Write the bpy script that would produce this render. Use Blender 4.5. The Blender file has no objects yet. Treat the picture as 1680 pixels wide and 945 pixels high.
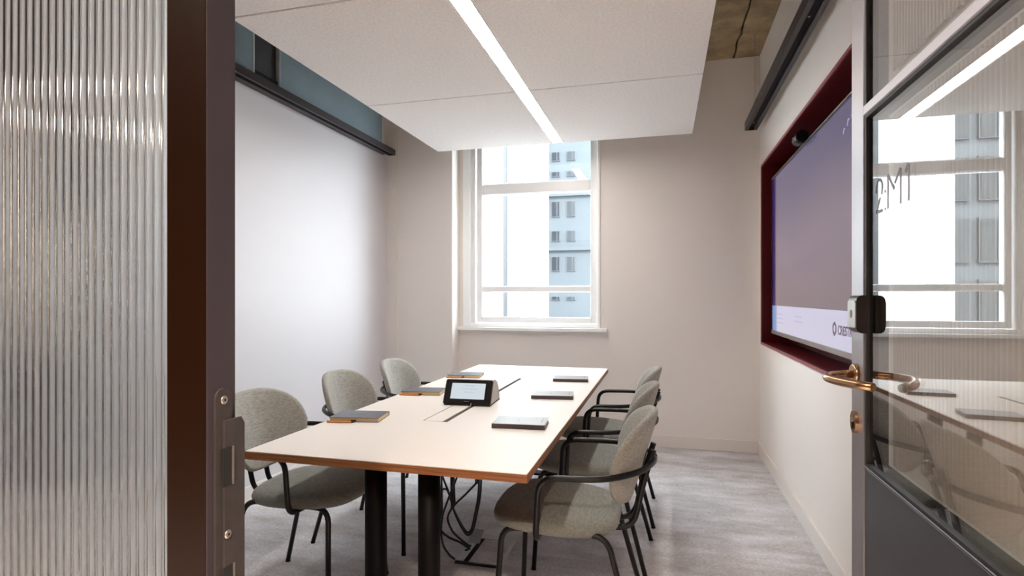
import bpy, math, random
from mathutils import Vector, Matrix

random.seed(7)
S = bpy.context.scene
COL = S.collection
PI = math.pi

# ------------------------------------------------------------------ camera
cam_d = bpy.data.cameras.new('camera')
cam = bpy.data.objects.new('camera', cam_d)
COL.objects.link(cam)
cam_d.sensor_width = 36.0
cam_d.lens = 930.0 / 1680.0 * 36.0
cam_d.shift_y = 14.5 / 1680.0
cam_d.clip_start = 0.02
cam_d.clip_end = 400
cam.location = (0, 0, 1.26)
cam.rotation_euler = (PI / 2, 0, math.radians(14.93))
S.camera = cam

# ------------------------------------------------------------------ world, sun, exposure
world = bpy.data.worlds.new('daylight')
S.world = world
world.use_nodes = True
wn = world.node_tree.nodes
wn['Background'].inputs['Color'].default_value = (0.86, 0.94, 1.0, 1)
wn['Background'].inputs['Strength'].default_value = 8.0

sun_d = bpy.data.lights.new('sun', 'SUN')
sun_d.energy = 4.0
sun_d.angle = math.radians(2)
sun_d.color = (1.0, 0.97, 0.92)
sun = bpy.data.objects.new('sun', sun_d)
sun.rotation_euler = (math.radians(52), 0, math.radians(18))
sun.location = (0, -8, 20)
COL.objects.link(sun)

S.view_settings.view_transform = 'Standard'
S.view_settings.look = 'None'
S.view_settings.gamma = 1
S.view_settings.exposure = 1.40
S.view_settings.use_curve_mapping = False
S.cycles.max_bounces = 12
S.cycles.diffuse_bounces = 6
S.cycles.glossy_bounces = 6
S.cycles.transmission_bounces = 10
S.cycles.transparent_max_bounces = 12
S.cycles.sample_clamp_indirect = 6.0
S.cycles.caustics_reflective = False
S.cycles.caustics_refractive = False


# ------------------------------------------------------------------ materials
def lin(r, g, b):
    f = lambda c: (c / 255 / 12.92) if c / 255 <= 0.04045 else ((c / 255 + 0.055) / 1.055) ** 2.4
    return (f(r), f(g), f(b), 1)


def mat(name, color, rough=0.5, metal=0.0, bump=0.0, bscale=200.0, vary=0.0, vscale=6.0, spec=0.5,
        coat=0.0, stretch=(1, 1, 1), color2=None, coords='Object'):
    m = bpy.data.materials.new(name)
    m.use_nodes = True
    nt = m.node_tree
    b = nt.nodes['Principled BSDF']
    b.inputs['Base Color'].default_value = color
    b.inputs['Roughness'].default_value = rough
    b.inputs['Metallic'].default_value = metal
    b.inputs['Specular IOR Level'].default_value = spec
    b.inputs['Coat Weight'].default_value = coat
    tc = nt.nodes.new('ShaderNodeTexCoord')
    mp = nt.nodes.new('ShaderNodeMapping')
    mp.inputs['Scale'].default_value = stretch
    nt.links.new(tc.outputs[coords], mp.inputs['Vector'])
    if vary > 0 or color2 is not None:
        n = nt.nodes.new('ShaderNodeTexNoise')
        n.inputs['Scale'].default_value = vscale
        n.inputs['Detail'].default_value = 6
        n.inputs['Roughness'].default_value = 0.65
        nt.links.new(mp.outputs[0], n.inputs['Vector'])
        mx = nt.nodes.new('ShaderNodeMix')
        mx.data_type = 'RGBA'
        c2 = color2 or tuple(c * (1 - vary) for c in color[:3]) + (1,)
        mx.inputs['A'].default_value = color
        mx.inputs['B'].default_value = c2
        rp = nt.nodes.new('ShaderNodeMapRange')
        rp.inputs['From Min'].default_value = 0.35
        rp.inputs['From Max'].default_value = 0.65
        nt.links.new(n.outputs['Fac'], rp.inputs['Value'])
        nt.links.new(rp.outputs[0], mx.inputs['Factor'])
        nt.links.new(mx.outputs['Result'], b.inputs['Base Color'])
    if bump > 0:
        n2 = nt.nodes.new('ShaderNodeTexNoise')
        n2.inputs['Scale'].default_value = bscale
        n2.inputs['Detail'].default_value = 3
        nt.links.new(mp.outputs[0], n2.inputs['Vector'])
        bp = nt.nodes.new('ShaderNodeBump')
        bp.inputs['Strength'].default_value = bump
        bp.inputs['Distance'].default_value = 0.002
        nt.links.new(n2.outputs['Fac'], bp.inputs['Height'])
        nt.links.new(bp.outputs[0], b.inputs['Normal'])
    return m


def emit(name, color, strength):
    m = bpy.data.materials.new(name)
    m.use_nodes = True
    nt = m.node_tree
    nt.nodes.clear()
    e = nt.nodes.new('ShaderNodeEmission')
    e.inputs['Color'].default_value = color
    e.inputs['Strength'].default_value = strength
    o = nt.nodes.new('ShaderNodeOutputMaterial')
    nt.links.new(e.outputs[0], o.inputs['Surface'])
    return m


def clear_glass(name, tint=(1, 1, 1, 1), base=0.04, grazing=1.0, power=5.0, rough=0.0):
    """Sheet glass: tinted see-through plus a mirror part that grows towards grazing angles."""
    m = bpy.data.materials.new(name)
    m.use_nodes = True
    nt = m.node_tree
    nt.nodes.clear()
    t = nt.nodes.new('ShaderNodeBsdfTransparent')
    t.inputs['Color'].default_value = tint
    g = nt.nodes.new('ShaderNodeBsdfGlossy')
    g.inputs['Roughness'].default_value = rough
    lw = nt.nodes.new('ShaderNodeLayerWeight')
    lw.inputs['Blend'].default_value = 0.5
    pw = nt.nodes.new('ShaderNodeMath')
    pw.operation = 'POWER'
    pw.inputs[1].default_value = power
    nt.links.new(lw.outputs['Facing'], pw.inputs[0])
    mr = nt.nodes.new('ShaderNodeMapRange')
    mr.inputs['To Min'].default_value = base
    mr.inputs['To Max'].default_value = grazing
    nt.links.new(pw.outputs[0], mr.inputs['Value'])
    mx = nt.nodes.new('ShaderNodeMixShader')
    nt.links.new(mr.outputs[0], mx.inputs['Fac'])
    nt.links.new(t.outputs[0], mx.inputs[1])
    nt.links.new(g.outputs[0], mx.inputs[2])
    o = nt.nodes.new('ShaderNodeOutputMaterial')
    nt.links.new(mx.outputs[0], o.inputs['Surface'])
    return m


def fabric(name, c1, c2):
    m = mat(name, c1, rough=0.9, spec=0.2, bump=0.5, bscale=420, stretch=(1, 1, 1))
    nt = m.node_tree
    b = nt.nodes['Principled BSDF']
    b.inputs['Sheen Weight'].default_value = 0.25
    tc = nt.nodes.new('ShaderNodeTexCoord')
    mp = nt.nodes.new('ShaderNodeMapping')
    mp.inputs['Scale'].default_value = (160, 30, 260)
    n = nt.nodes.new('ShaderNodeTexNoise')
    n.inputs['Scale'].default_value = 1.0
    n.inputs['Detail'].default_value = 4
    nt.links.new(tc.outputs['Object'], mp.inputs['Vector'])
    nt.links.new(mp.outputs[0], n.inputs['Vector'])
    cr = nt.nodes.new('ShaderNodeValToRGB')
    cr.color_ramp.elements[0].position = 0.38
    cr.color_ramp.elements[0].color = c2
    cr.color_ramp.elements[1].position = 0.62
    cr.color_ramp.elements[1].color = c1
    nt.links.new(n.outputs['Fac'], cr.inputs['Fac'])
    nt.links.new(cr.outputs['Color'], b.inputs['Base Color'])
    return m


def carpet():
    m = mat('carpet_pile', lin(178, 174, 174), rough=0.66, spec=0.3, bump=1.0, bscale=330)
    nt = m.node_tree
    b = nt.nodes['Principled BSDF']
    tc = nt.nodes.new('ShaderNodeTexCoord')
    mp = nt.nodes.new('ShaderNodeMapping')
    mp.inputs['Scale'].default_value = (0.9, 2.2, 1)
    nt.links.new(tc.outputs['Object'], mp.inputs['Vector'])
    big = nt.nodes.new('ShaderNodeTexNoise')
    big.inputs['Scale'].default_value = 2.4
    big.inputs['Detail'].default_value = 5
    big.inputs['Roughness'].default_value = 0.7
    nt.links.new(mp.outputs[0], big.inputs['Vector'])
    cr = nt.nodes.new('ShaderNodeValToRGB')
    cr.color_ramp.elements[0].position = 0.32
    cr.color_ramp.elements[0].color = lin(184, 177, 173)
    cr.color_ramp.elements[1].position = 0.68
    cr.color_ramp.elements[1].color = lin(238, 237, 243)
    nt.links.new(big.outputs['Fac'], cr.inputs['Fac'])
    mp2 = nt.nodes.new('ShaderNodeMapping')
    mp2.inputs['Scale'].default_value = (60, 190, 1)
    nt.links.new(tc.outputs['Object'], mp2.inputs['Vector'])
    fine = nt.nodes.new('ShaderNodeTexNoise')
    fine.inputs['Scale'].default_value = 1.0
    fine.inputs['Detail'].default_value = 4
    nt.links.new(mp2.outputs[0], fine.inputs['Vector'])
    mr = nt.nodes.new('ShaderNodeMapRange')
    mr.inputs['From Min'].default_value = 0.3
    mr.inputs['From Max'].default_value = 0.7
    mr.inputs['To Min'].default_value = 0.70
    mr.inputs['To Max'].default_value = 1.15
    nt.links.new(fine.outputs['Fac'], mr.inputs['Value'])
    mx = nt.nodes.new('ShaderNodeMix')
    mx.data_type = 'RGBA'
    mx.blend_type = 'MULTIPLY'
    mx.inputs['Factor'].default_value = 1.0
    nt.links.new(cr.outputs['Color'], mx.inputs['A'])
    nt.links.new(mr.outputs[0], mx.inputs['B'])
    nt.links.new(mx.outputs['Result'], b.inputs['Base Color'])
    return m


def plywood():
    m = mat('plywood_edge', lin(150, 95, 55), rough=0.5)
    nt = m.node_tree
    b = nt.nodes['Principled BSDF']
    tc = nt.nodes.new('ShaderNodeTexCoord')
    mp = nt.nodes.new('ShaderNodeMapping')
    mp.inputs['Scale'].default_value = (4, 4, 420)
    n = nt.nodes.new('ShaderNodeTexNoise')
    n.inputs['Scale'].default_value = 1.0
    n.inputs['Detail'].default_value = 3
    nt.links.new(tc.outputs['Object'], mp.inputs['Vector'])
    nt.links.new(mp.outputs[0], n.inputs['Vector'])
    cr = nt.nodes.new('ShaderNodeValToRGB')
    cr.color_ramp.elements[0].position = 0.35
    cr.color_ramp.elements[0].color = lin(118, 68, 38)
    cr.color_ramp.elements[1].position = 0.65
    cr.color_ramp.elements[1].color = lin(178, 118, 72)
    nt.links.new(n.outputs['Fac'], cr.inputs['Fac'])
    nt.links.new(cr.outputs['Color'], b.inputs['Base Color'])
    return m


def screen_image():
    """What the wall screen shows: a lilac to taupe gradient picture."""
    m = bpy.data.materials.new('screen_picture')
    m.use_nodes = True
    nt = m.node_tree
    b = nt.nodes['Principled BSDF']
    b.inputs['Base Color'].default_value = (0.01, 0.01, 0.012, 1)
    b.inputs['Roughness'].default_value = 0.12
    tc = nt.nodes.new('ShaderNodeTexCoord')
    sp = nt.nodes.new('ShaderNodeSeparateXYZ')
    nt.links.new(tc.outputs['Generated'], sp.inputs[0])
    ns = nt.nodes.new('ShaderNodeTexNoise')
    ns.inputs['Scale'].default_value = 2.2
    ns.inputs['Detail'].default_value = 2
    nt.links.new(tc.outputs['Generated'], ns.inputs['Vector'])
    ad = nt.nodes.new('ShaderNodeMath')
    ad.operation = 'MULTIPLY_ADD'
    ad.inputs[1].default_value = 0.35
    nt.links.new(ns.outputs['Fac'], ad.inputs[0])
    nt.links.new(sp.outputs['Z'], ad.inputs[2])
    cr = nt.nodes.new('ShaderNodeValToRGB')
    e = cr.color_ramp.elements
    e[0].position = 0.15
    e[0].color = lin(128, 112, 118)
    e[1].position = 1.1
    e[1].color = lin(100, 95, 126)
    k = e.new(0.62)
    k.color = lin(134, 119, 135)
    nt.links.new(ad.outputs[0], cr.inputs['Fac'])
    nt.links.new(cr.outputs['Color'], b.inputs['Emission Color'])
    b.inputs['Emission Strength'].default_value = 0.30
    return m


def screen_mat(name, color, s):
    m = mat(name, (0.01, 0.01, 0.01, 1), rough=0.15)
    b = m.node_tree.nodes['Principled BSDF']
    b.inputs['Emission Color'].default_value = color
    b.inputs['Emission Strength'].default_value = s
    return m


M = {}
M['wall'] = mat('wall_paint', lin(240, 233, 227), rough=0.85, spec=0.25, bump=0.06, bscale=90)
M['whiteboard'] = mat('white_wall_coating', lin(222, 219, 222), rough=0.55, spec=0.3, bump=0.03, bscale=60)
M['corridor'] = mat('corridor_brown_panel', lin(74, 50, 38), rough=0.6, vary=0.3, vscale=3)
M['trim'] = mat('trim_paint', lin(233, 226, 220), rough=0.5)
M['window_white'] = mat('window_frame_paint', lin(250, 250, 250), rough=0.4)
M['carpet'] = carpet()
M['concrete'] = mat('board_marked_concrete', lin(182, 160, 122), rough=0.9, bump=0.9, bscale=28,
                    color2=lin(140, 122, 94), vscale=5.0, coords='Object')
M['felt'] = mat('acoustic_felt', lin(238, 234, 231), rough=0.95, spec=0.1, bump=0.35, bscale=160,
                color2=lin(224, 219, 215), vscale=75.0)
M['led'] = emit('led_diffuser', (1.0, 0.94, 0.88, 1), 13.0)
M['black'] = mat('black_powder_coat', lin(34, 31, 33), rough=0.42, bump=0.05, bscale=400)
M['track'] = mat('track_metal', lin(58, 53, 55), rough=0.4, metal=0.3)
M['dark'] = mat('dark_void', lin(10, 10, 11), rough=0.8)
M['duct'] = mat('galvanised_duct', lin(140, 162, 174), rough=0.45, metal=0.2, vary=0.12, vscale=3)
M['galv'] = mat('galvanised_trim', lin(206, 212, 218), rough=0.4, metal=0.25, vary=0.1, vscale=20)
M['flex'] = mat('duct_connector_cloth', lin(62, 62, 66), rough=0.7, bump=0.2, bscale=120)
M['bronze'] = mat('bronze_frame_paint', lin(20, 8, 3), rough=0.3, spec=0.12, bump=0.03, bscale=300)
M['doorpaint'] = mat('door_frame_paint', lin(54, 53, 59), rough=0.3, spec=0.6, bump=0.03, bscale=300)
M['stile'] = mat('door_stile_reflection', lin(158, 153, 156), rough=0.36, metal=0.75, bump=0.02, bscale=300)  # paler than the dark door frame: grazing reflections put into the colour
M['seal'] = mat('rubber_seal', lin(14, 12, 13), rough=0.6)
M['strike'] = mat('strike_plate_steel', lin(84, 78, 77), rough=0.4, metal=0.6, vary=0.2, vscale=25)
M['screw'] = mat('screw_steel', lin(190, 180, 172), rough=0.3, metal=0.9)
M['brass'] = mat('bronze_lever_metal', lin(176, 140, 108), rough=0.25, metal=0.95)
M['laminate'] = mat('white_laminate', lin(246, 239, 232), rough=0.46, spec=0.3)
M['ply'] = plywood()
M['fabric'] = fabric('woven_upholstery', lin(142, 143, 136), lin(122, 123, 117))
M['shell'] = fabric('woven_back_upholstery', lin(172, 169, 160), lin(148, 145, 137))
M['tube'] = mat('black_chair_tube', lin(13, 10, 10), rough=0.38, spec=0.4, bump=0.03, bscale=500)
M['column'] = mat('black_table_column', lin(9, 6, 6), rough=0.5, spec=0.15)
M['cable'] = mat('black_cable_jacket', lin(20, 20, 22), rough=0.5)
M['maroon'] = mat('maroon_niche_lacquer', lin(78, 4, 12), rough=0.4, spec=0.4)
M['pinkrim'] = mat('maroon_rim_highlight', lin(150, 74, 76), rough=0.4)  # pink puts the highlight along the maroon edge into the colour
M['tvblack'] = mat('tv_bezel_black', lin(18, 17, 20), rough=0.3)
M['tvsilver'] = mat('tv_bezel_silver', lin(150, 140, 136), rough=0.35, metal=0.6)
M['picture'] = screen_image()
M['bandwhite'] = screen_mat('screen_white_band', lin(196, 194, 216), 0.36)
M['stripdark'] = screen_mat('screen_dark_strip', lin(44, 20, 92), 0.28)
M['stripblue'] = screen_mat('screen_blue_strip', lin(132, 158, 205), 0.34)
M['ink'] = screen_mat('screen_ink', lin(120, 100, 116), 0.2)
M['inkfaint'] = screen_mat('screen_faint_ink', lin(172, 170, 196), 0.34)
M['camwhite'] = mat('camera_lens_ring', lin(220, 215, 215), rough=0.4)
M['cover_dark'] = mat('notebook_slate_cover', lin(98, 102, 114), rough=0.35, bump=0.1, bscale=300)
M['cover_grey'] = mat('notebook_grey_cover', lin(158, 156, 158), rough=0.4, bump=0.1, bscale=300)
M['spine'] = mat('notebook_brown_spine', lin(84, 68, 66), rough=0.55)
M['paper'] = mat('notebook_pages', lin(228, 200, 148), rough=0.8, stretch=(1, 1, 900), bump=0.2, bscale=1)
M['mark'] = mat('notebook_print', lin(120, 116, 120), rough=0.6)
M['pen'] = mat('pen_orange_wood', lin(214, 140, 70), rough=0.45)
M['pentip'] = mat('pen_dark_tip', lin(60, 48, 40), rough=0.5)
M['tabblack'] = mat('tablet_black_glass', lin(20, 19, 22), rough=0.1)
M['tabrim'] = mat('tablet_dark_rim', lin(62, 50, 46), rough=0.35)
M['tabgrey'] = mat('tablet_speaker_cloth', lin(205, 200, 198), rough=0.7, bump=0.4, bscale=500)
M['tabscreen'] = screen_mat('tablet_screen', lin(212, 222, 228), 0.36)
M['tabink'] = screen_mat('tablet_screen_ink', lin(178, 192, 202), 0.34)
M['vinyl'] = mat('grey_vinyl_letters', lin(132, 130, 136), rough=0.6)
M['reader'] = mat('reader_black', lin(28, 25, 25), rough=0.3)
M['readerface'] = mat('reader_grey_face', lin(176, 178, 180), rough=0.3)
M['glass'] = clear_glass('window_glass', (0.96, 0.98, 0.98, 1), 0.03, 0.8, 5)
M['doorglass'] = clear_glass('door_glass', (0.90, 0.90, 0.89, 1), 0.12, 1.0, 2.8)
M['bwhite'] = mat('white_render', lin(165, 165, 164), rough=0.9)
M['btower'] = mat('pale_tower_panels', lin(62, 67, 71), rough=0.8, vary=0.08, vscale=0.4)
M['boffice'] = mat('office_stone', lin(68, 71, 74), rough=0.8)
M['bglass'] = mat('facade_glass', lin(10, 18, 26), rough=0.3, vary=0.3, vscale=0.6)
M['bglassdark'] = mat('facade_dark_glass', lin(24, 26, 28), rough=0.3, vary=0.3, vscale=0.5)
M['pipe'] = mat('grey_downpipe', lin(38, 38, 40), rough=0.6)
M['street'] = mat('street_surface', lin(120, 120, 122), rough=0.9)
M['downlight'] = emit('downlight_glow', (1.0, 0.78, 0.55, 1), 12.0)

rg = bpy.data.materials.new('reeded_glass')
rg.use_nodes = True
nt = rg.node_tree
nt.nodes.clear()
g = nt.nodes.new('ShaderNodeBsdfGlass')
g.inputs['IOR'].default_value = 1.45
g.inputs['Roughness'].default_value = 0.07
g.inputs['Color'].default_value = (0.88, 0.89, 0.88, 1)
o = nt.nodes.new('ShaderNodeOutputMaterial')
nt.links.new(g.outputs[0], o.inputs['Surface'])
M['reeded'] = rg

M['doorfilm'] = clear_glass('door_reeded_film', (0.30, 0.30, 0.29, 1), 0.55, 1.0, 1.5, rough=0.05)
_t = M['doorfilm'].node_tree            # the film is slightly milky
_o = [n for n in _t.nodes if n.type == 'OUTPUT_MATERIAL'][0]
_s = _o.inputs['Surface'].links[0].from_socket
_d = _t.nodes.new('ShaderNodeBsdfDiffuse')
_d.inputs['Color'].default_value = lin(240, 232, 222)
_m = _t.nodes.new('ShaderNodeMixShader')
_m.inputs['Fac'].default_value = 0.75
_t.links.new(_s, _m.inputs[1])
_t.links.new(_d.outputs[0], _m.inputs[2])
_t.links.new(_m.outputs[0], _o.inputs['Surface'])


# ------------------------------------------------------------------ mesh building
class MB:
    def __init__(s):
        s.v, s.f, s.sm = [], [], []

    def add(s, vs, fs, smooth=False):
        o = len(s.v)
        s.v += [tuple(p) for p in vs]
        for f in fs:
            s.f.append(tuple(i + o for i in f))
            s.sm.append(smooth)
        return s

    def box(s, x0, x1, y0, y1, z0, z1, bev=0.0):
        if bev <= 0:
            vs = [(x, y, z) for z in (z0, z1) for x, y in ((x0, y0), (x1, y0), (x1, y1), (x0, y1))]
            fs = [(3, 2, 1, 0), (4, 5, 6, 7)] + [(i, (i + 1) % 4, 4 + (i + 1) % 4, 4 + i) for i in range(4)]
            return s.add(vs, fs)
        b = min(bev, (x1 - x0) / 2.01, (y1 - y0) / 2.01, (z1 - z0) / 2.01)

        def ring(d, z):
            return [(x0 + d, y0 + b, z), (x0 + b, y0 + d, z), (x1 - b, y0 + d, z), (x1 - d, y0 + b, z),
                    (x1 - d, y1 - b, z), (x1 - b, y1 - d, z), (x0 + b, y1 - d, z), (x0 + d, y1 - b, z)]

        def inn(z):
            return [(x0 + b, y0 + b, z)] * 2 + [(x1 - b, y0 + b, z)] * 2 + [(x1 - b, y1 - b, z)] * 2 + [(x0 + b, y1 - b, z)] * 2
        # chamfered box as three stacked rings
        r0 = [(x0 + b, y0 + b, z0), (x1 - b, y0 + b, z0), (x1 - b, y1 - b, z0), (x0 + b, y1 - b, z0)]
        r3 = [(p[0], p[1], z1) for p in r0]
        r1, r2 = ring(0, z0 + b), ring(0, z1 - b)
        vs = r0 + r1 + r2 + r3
        fs = [(3, 2, 1, 0), (20, 21, 22, 23)]
        for k in range(8):
            fs.append((4 + k, 4 + (k + 1) % 8, 12 + (k + 1) % 8, 12 + k))
        cor = [0, 0, 1, 1, 2, 2, 3, 3]
        for k in range(8):
            a, c = cor[k], cor[(k + 1) % 8]
            if a == c:
                fs.append((a, 4 + (k + 1) % 8, 4 + k))
                fs.append((20 + a, 12 + k, 12 + (k + 1) % 8))
            else:
                fs.append((a, c, 4 + (k + 1) % 8, 4 + k))
                fs.append((12 + k, 12 + (k + 1) % 8, 20 + c, 20 + a))
        return s.add(vs, fs)

    def prism(s, poly, axis, a0, a1, smooth=False):
        """poly: 2D outline; axis 'x': (y,z), 'y': (x,z), 'z': (x,y)."""
        n = len(poly)

        def P(p, a):
            return (a, p[0], p[1]) if axis == 'x' else (p[0], a, p[1]) if axis == 'y' else (p[0], p[1], a)
        vs = [P(p, a0) for p in poly] + [P(p, a1) for p in poly]
        fs = [tuple(range(n))[::-1], tuple(range(n, 2 * n))]
        s.add(vs, fs)
        o = len(s.v) - 2 * n
        for i in range(n):
            s.f.append((o + i, o + (i + 1) % n, o + n + (i + 1) % n, o + n + i))
            s.sm.append(smooth)
        return s

    def tube(s, pts, r, n=10, caps=True, r2=None):
        P = [Vector(p) for p in pts]
        T = []
        for i in range(len(P)):
            a = P[max(i - 1, 0)]
            b = P[min(i + 1, len(P) - 1)]
            T.append((b - a).normalized())
        up = Vector((0, 0, 1)) if abs(T[0].z) < 0.9 else Vector((1, 0, 0))
        u = T[0].cross(up).normalized()
        vs = []
        for i, p in enumerate(P):
            if i:
                ax = T[i - 1].cross(T[i])
                if ax.length > 1e-7:
                    u = Matrix.Rotation(T[i - 1].angle(T[i]), 3, ax.normalized()) @ u
            w = T[i].cross(u).normalized()
            rr = r if r2 is None else r + (r2 - r) * i / (len(P) - 1)
            for k in range(n):
                a = 2 * PI * k / n
                vs.append(p + (u * math.cos(a) + w * math.sin(a)) * rr)
        fs = []
        for i in range(len(P) - 1):
            for k in range(n):
                fs.append((i * n + k, i * n + (k + 1) % n, (i + 1) * n + (k + 1) % n, (i + 1) * n + k))
        s.add(vs, fs, True)
        if caps:
            o = len(s.v) - len(vs)
            s.f.append(tuple(o + k for k in range(n))[::-1])
            s.f.append(tuple(o + (len(P) - 1) * n + k for k in range(n)))
            s.sm += [False, False]
        return s

    def disc_stack(s, prof, cx, cy, n=28, axis='z', base=0.0):
        """lathe: prof = list of (radius, along) ; axis 'z' or 'x'."""
        vs = []
        for r, h in prof:
            for k in range(n):
                a = 2 * PI * k / n
                if axis == 'z':
                    vs.append((cx + r * math.cos(a), cy + r * math.sin(a), base + h))
                else:
                    vs.append((base + h, cx + r * math.cos(a), cy + r * math.sin(a)))
        fs = []
        for i in range(len(prof) - 1):
            for k in range(n):
                fs.append((i * n + k, i * n + (k + 1) % n, (i + 1) * n + (k + 1) % n, (i + 1) * n + k))
        s.add(vs, fs, True)
        o = len(s.v) - len(vs)
        s.f.append(tuple(o + k for k in range(n))[::-1])
        s.f.append(tuple(o + (len(prof) - 1) * n + k for k in range(n)))
        s.sm += [False, False]
        return s

    def rings(s, rings, smooth=True):
        """closed skin over a list of equal rings of points, capped by fans at the first/last ring centre."""
        n = len(rings[0])
        vs = [p for r in rings for p in r]
        fs = []
        for i in range(len(rings) - 1):
            for k in range(n):
                fs.append((i * n + k, i * n + (k + 1) % n, (i + 1) * n + (k + 1) % n, (i + 1) * n + k))
        c0 = sum((Vector(p) for p in rings[0]), Vector()) / n
        c1 = sum((Vector(p) for p in rings[-1]), Vector()) / n
        vs = vs + [c0, c1]
        L = len(rings) * n
        for k in range(n):
            fs.append((L, (k + 1) % n, k))
            fs.append((L + 1, (len(rings) - 1) * n + k, (len(rings) - 1) * n + (k + 1) % n))
        return s.add(vs, fs, smooth)

    def build(s, name, material, parent=None, loc=None, rz=0.0):
        me = bpy.data.meshes.new(name)
        me.from_pydata(s.v, [], s.f)
        me.polygons.foreach_set('use_smooth', s.sm)
        me.update()
        import bmesh
        bm = bmesh.new()
        bm.from_mesh(me)
        bmesh.ops.recalc_face_normals(bm, faces=bm.faces)
        bm.to_mesh(me)
        bm.free()
        me.materials.append(M[material] if isinstance(material, str) else material)
        ob = bpy.data.objects.new(name, me)
        COL.objects.link(ob)
        if parent is not None:
            ob.parent = parent
        if loc is not None:
            ob.location = loc
        if rz:
            ob.rotation_euler = (0, 0, rz)
        return ob


def fillet(pts, rad, seg=6):
    """polyline with its inner corners rounded."""
    P = [Vector(p) for p in pts]
    out = [P[0]]
    for i in range(1, len(P) - 1):
        a, b, c = P[i - 1], P[i], P[i + 1]
        r = rad[i - 1] if isinstance(rad, (list, tuple)) else rad
        d1, d2 = (a - b), (c - b)
        r1 = min(r, d1.length * 0.49)
        r2 = min(r, d2.length * 0.49)
        p0, p2 = b + d1.normalized() * r1, b + d2.normalized() * r2
        for k in range(seg + 1):
            t = k / seg
            out.append(p0 * (1 - t) ** 2 + b * 2 * t * (1 - t) + p2 * t * t)
    out.append(P[-1])
    return out


def smooth_path(pts, seg=8):
    P = [Vector(p) for p in pts]
    Q = [P[0] * 2 - P[1]] + P + [P[-1] * 2 - P[-2]]
    out = []
    for i in range(1, len(Q) - 2):
        for k in range(seg):
            t = k / seg
            a, b, c, d = Q[i - 1], Q[i], Q[i + 1], Q[i + 2]
            out.append(0.5 * ((2 * b) + (c - a) * t + (2 * a - 5 * b + 4 * c - d) * t * t + (3 * b - a - 3 * c + d) * t ** 3))
    out.append(P[-1])
    return out


def empty(name, loc=(0, 0, 0), rz=0.0):
    e = bpy.data.objects.new(name, None)
    e.empty_display_size = 0.1
    COL.objects.link(e)
    e.location = loc
    e.rotation_euler = (0, 0, rz)
    return e


def tag(o, label, cat, group=None, kind=None):
    o['label'] = label
    o['category'] = cat
    if group:
        o['group'] = group
    if kind:
        o['kind'] = kind
    return o


def struct(o, label, cat):
    return tag(o, label, cat, None, 'structure')


def copy_tree(o, parent=None):
    c = o.copy()
    COL.objects.link(c)
    if parent is not None:
        c.parent = parent
    for ch in list(o.children):
        copy_tree(ch, c)
    return c


# ================================================================== THE ROOM SHELL
XL, XR, YB, YP, ZC = -2.46, 0.75, 4.92, 4.74, 3.20      # left wall, right wall, back wall, pier front, ceiling
YF = 0.484                                              # corridor face of the glazed front

struct(MB().box(-4.2, 3.2, -2.0, 5.3, -0.15, 0.0).build('floor', 'carpet'),
       'mottled grey carpet floor of the meeting room', 'floor')

# concrete soffit: two cast bays meeting in a ragged crack
ce = empty('ceiling', (0, 0, ZC))
struct(ce, 'raw brown board-marked concrete ceiling with a dark crack', 'ceiling')
ys = [0.45 + (5.3 - 0.45) * i / 60 for i in range(61)]
cx = [0.555 + 0.006 * math.sin(i * 1.3) + random.uniform(-0.006, 0.006) for i in range(61)]
left = [(-2.8, 0.45), ] + [(cx[i] - random.uniform(0.005, 0.014), ys[i]) for i in range(61)] + [(-2.8, 5.3)]
right = [(1.1, 0.45), (1.1, 5.3)] + [(cx[i] + random.uniform(0.003, 0.009), ys[i]) for i in reversed(range(61))]
MB().prism(left, 'z', 0, 0.22).build('slab', 'concrete', ce)
MB().prism(right, 'z', 0.004, 0.22).build('slab', 'concrete', ce)
MB().box(0.5, 0.62, 0.45, 5.3, 0.05, 0.2).build('crack_filler', 'dark', ce)

# left wall: white writing wall
struct(MB().box(XL - 0.3, XL, YF + 0.04, 5.3, 0, ZC).build('wall_left', 'whiteboard'),
       'smooth white left wall beneath the duct and black track', 'wall')

# back wall with its window opening, and the pier on its left
WX0, WX1, WZ0, WZ1 = -1.776, -0.523, 0.989, 2.78
wb = MB()
wb.box(WX1, XR + 0.3, YB, YB + 0.36, 0, ZC)
wb.box(XL - 0.3, WX0, YB, YB + 0.36, 0, ZC)
wb.box(WX0, WX1, YB, YB + 0.36, 0, WZ0)
wb.box(WX0, WX1, YB, YB + 0.36, WZ1, ZC)
wbk = struct(wb.build('wall_back', 'wall'), 'beige painted back wall around the bright window', 'wall')
MB().box(XL, -1.815, YP, YB, 0, ZC).build('pier', 'wall', wbk)
MB().box(XL, -2.345, YP - 0.018, YP, 0, ZC).build('boxing', 'wall', wbk)

# right wall with the screen niche
NY0, NY1, NZ0, NZ1, ND = 2.42, 4.79, 0.895, 2.285, 0.2
wr = MB()
wr.box(XR, XR + 0.3, YF + 0.04, NY0, 0, ZC)
wr.box(XR, XR + 0.3, NY1, YB, 0, ZC)
wr.box(XR, XR + 0.3, NY0, NY1, 0, NZ0)
wr.box(XR, XR + 0.3, NY0, NY1, NZ1, ZC)
wr.box(XR + ND, XR + 0.3, NY0, NY1, NZ0, NZ1)
struct(wr.build('wall_right', 'wall'), 'white right wall holding the dark red screen niche', 'wall')

nt_ = empty('trim_1', (XR, (NY0 + NY1) / 2, NZ0))
struct(nt_, 'dark red lacquered lining of the recess around the wall screen', 'niche lining')


def niche_part(name, m, *b):
    x0, x1, y0, y1, z0, z1 = b
    c = nt_.location
    return MB().box(x0 - c.x, x1 - c.x, y0 - c.y, y1 - c.y, z0 - c.z, z1 - c.z).build(name, m, nt_)


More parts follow.
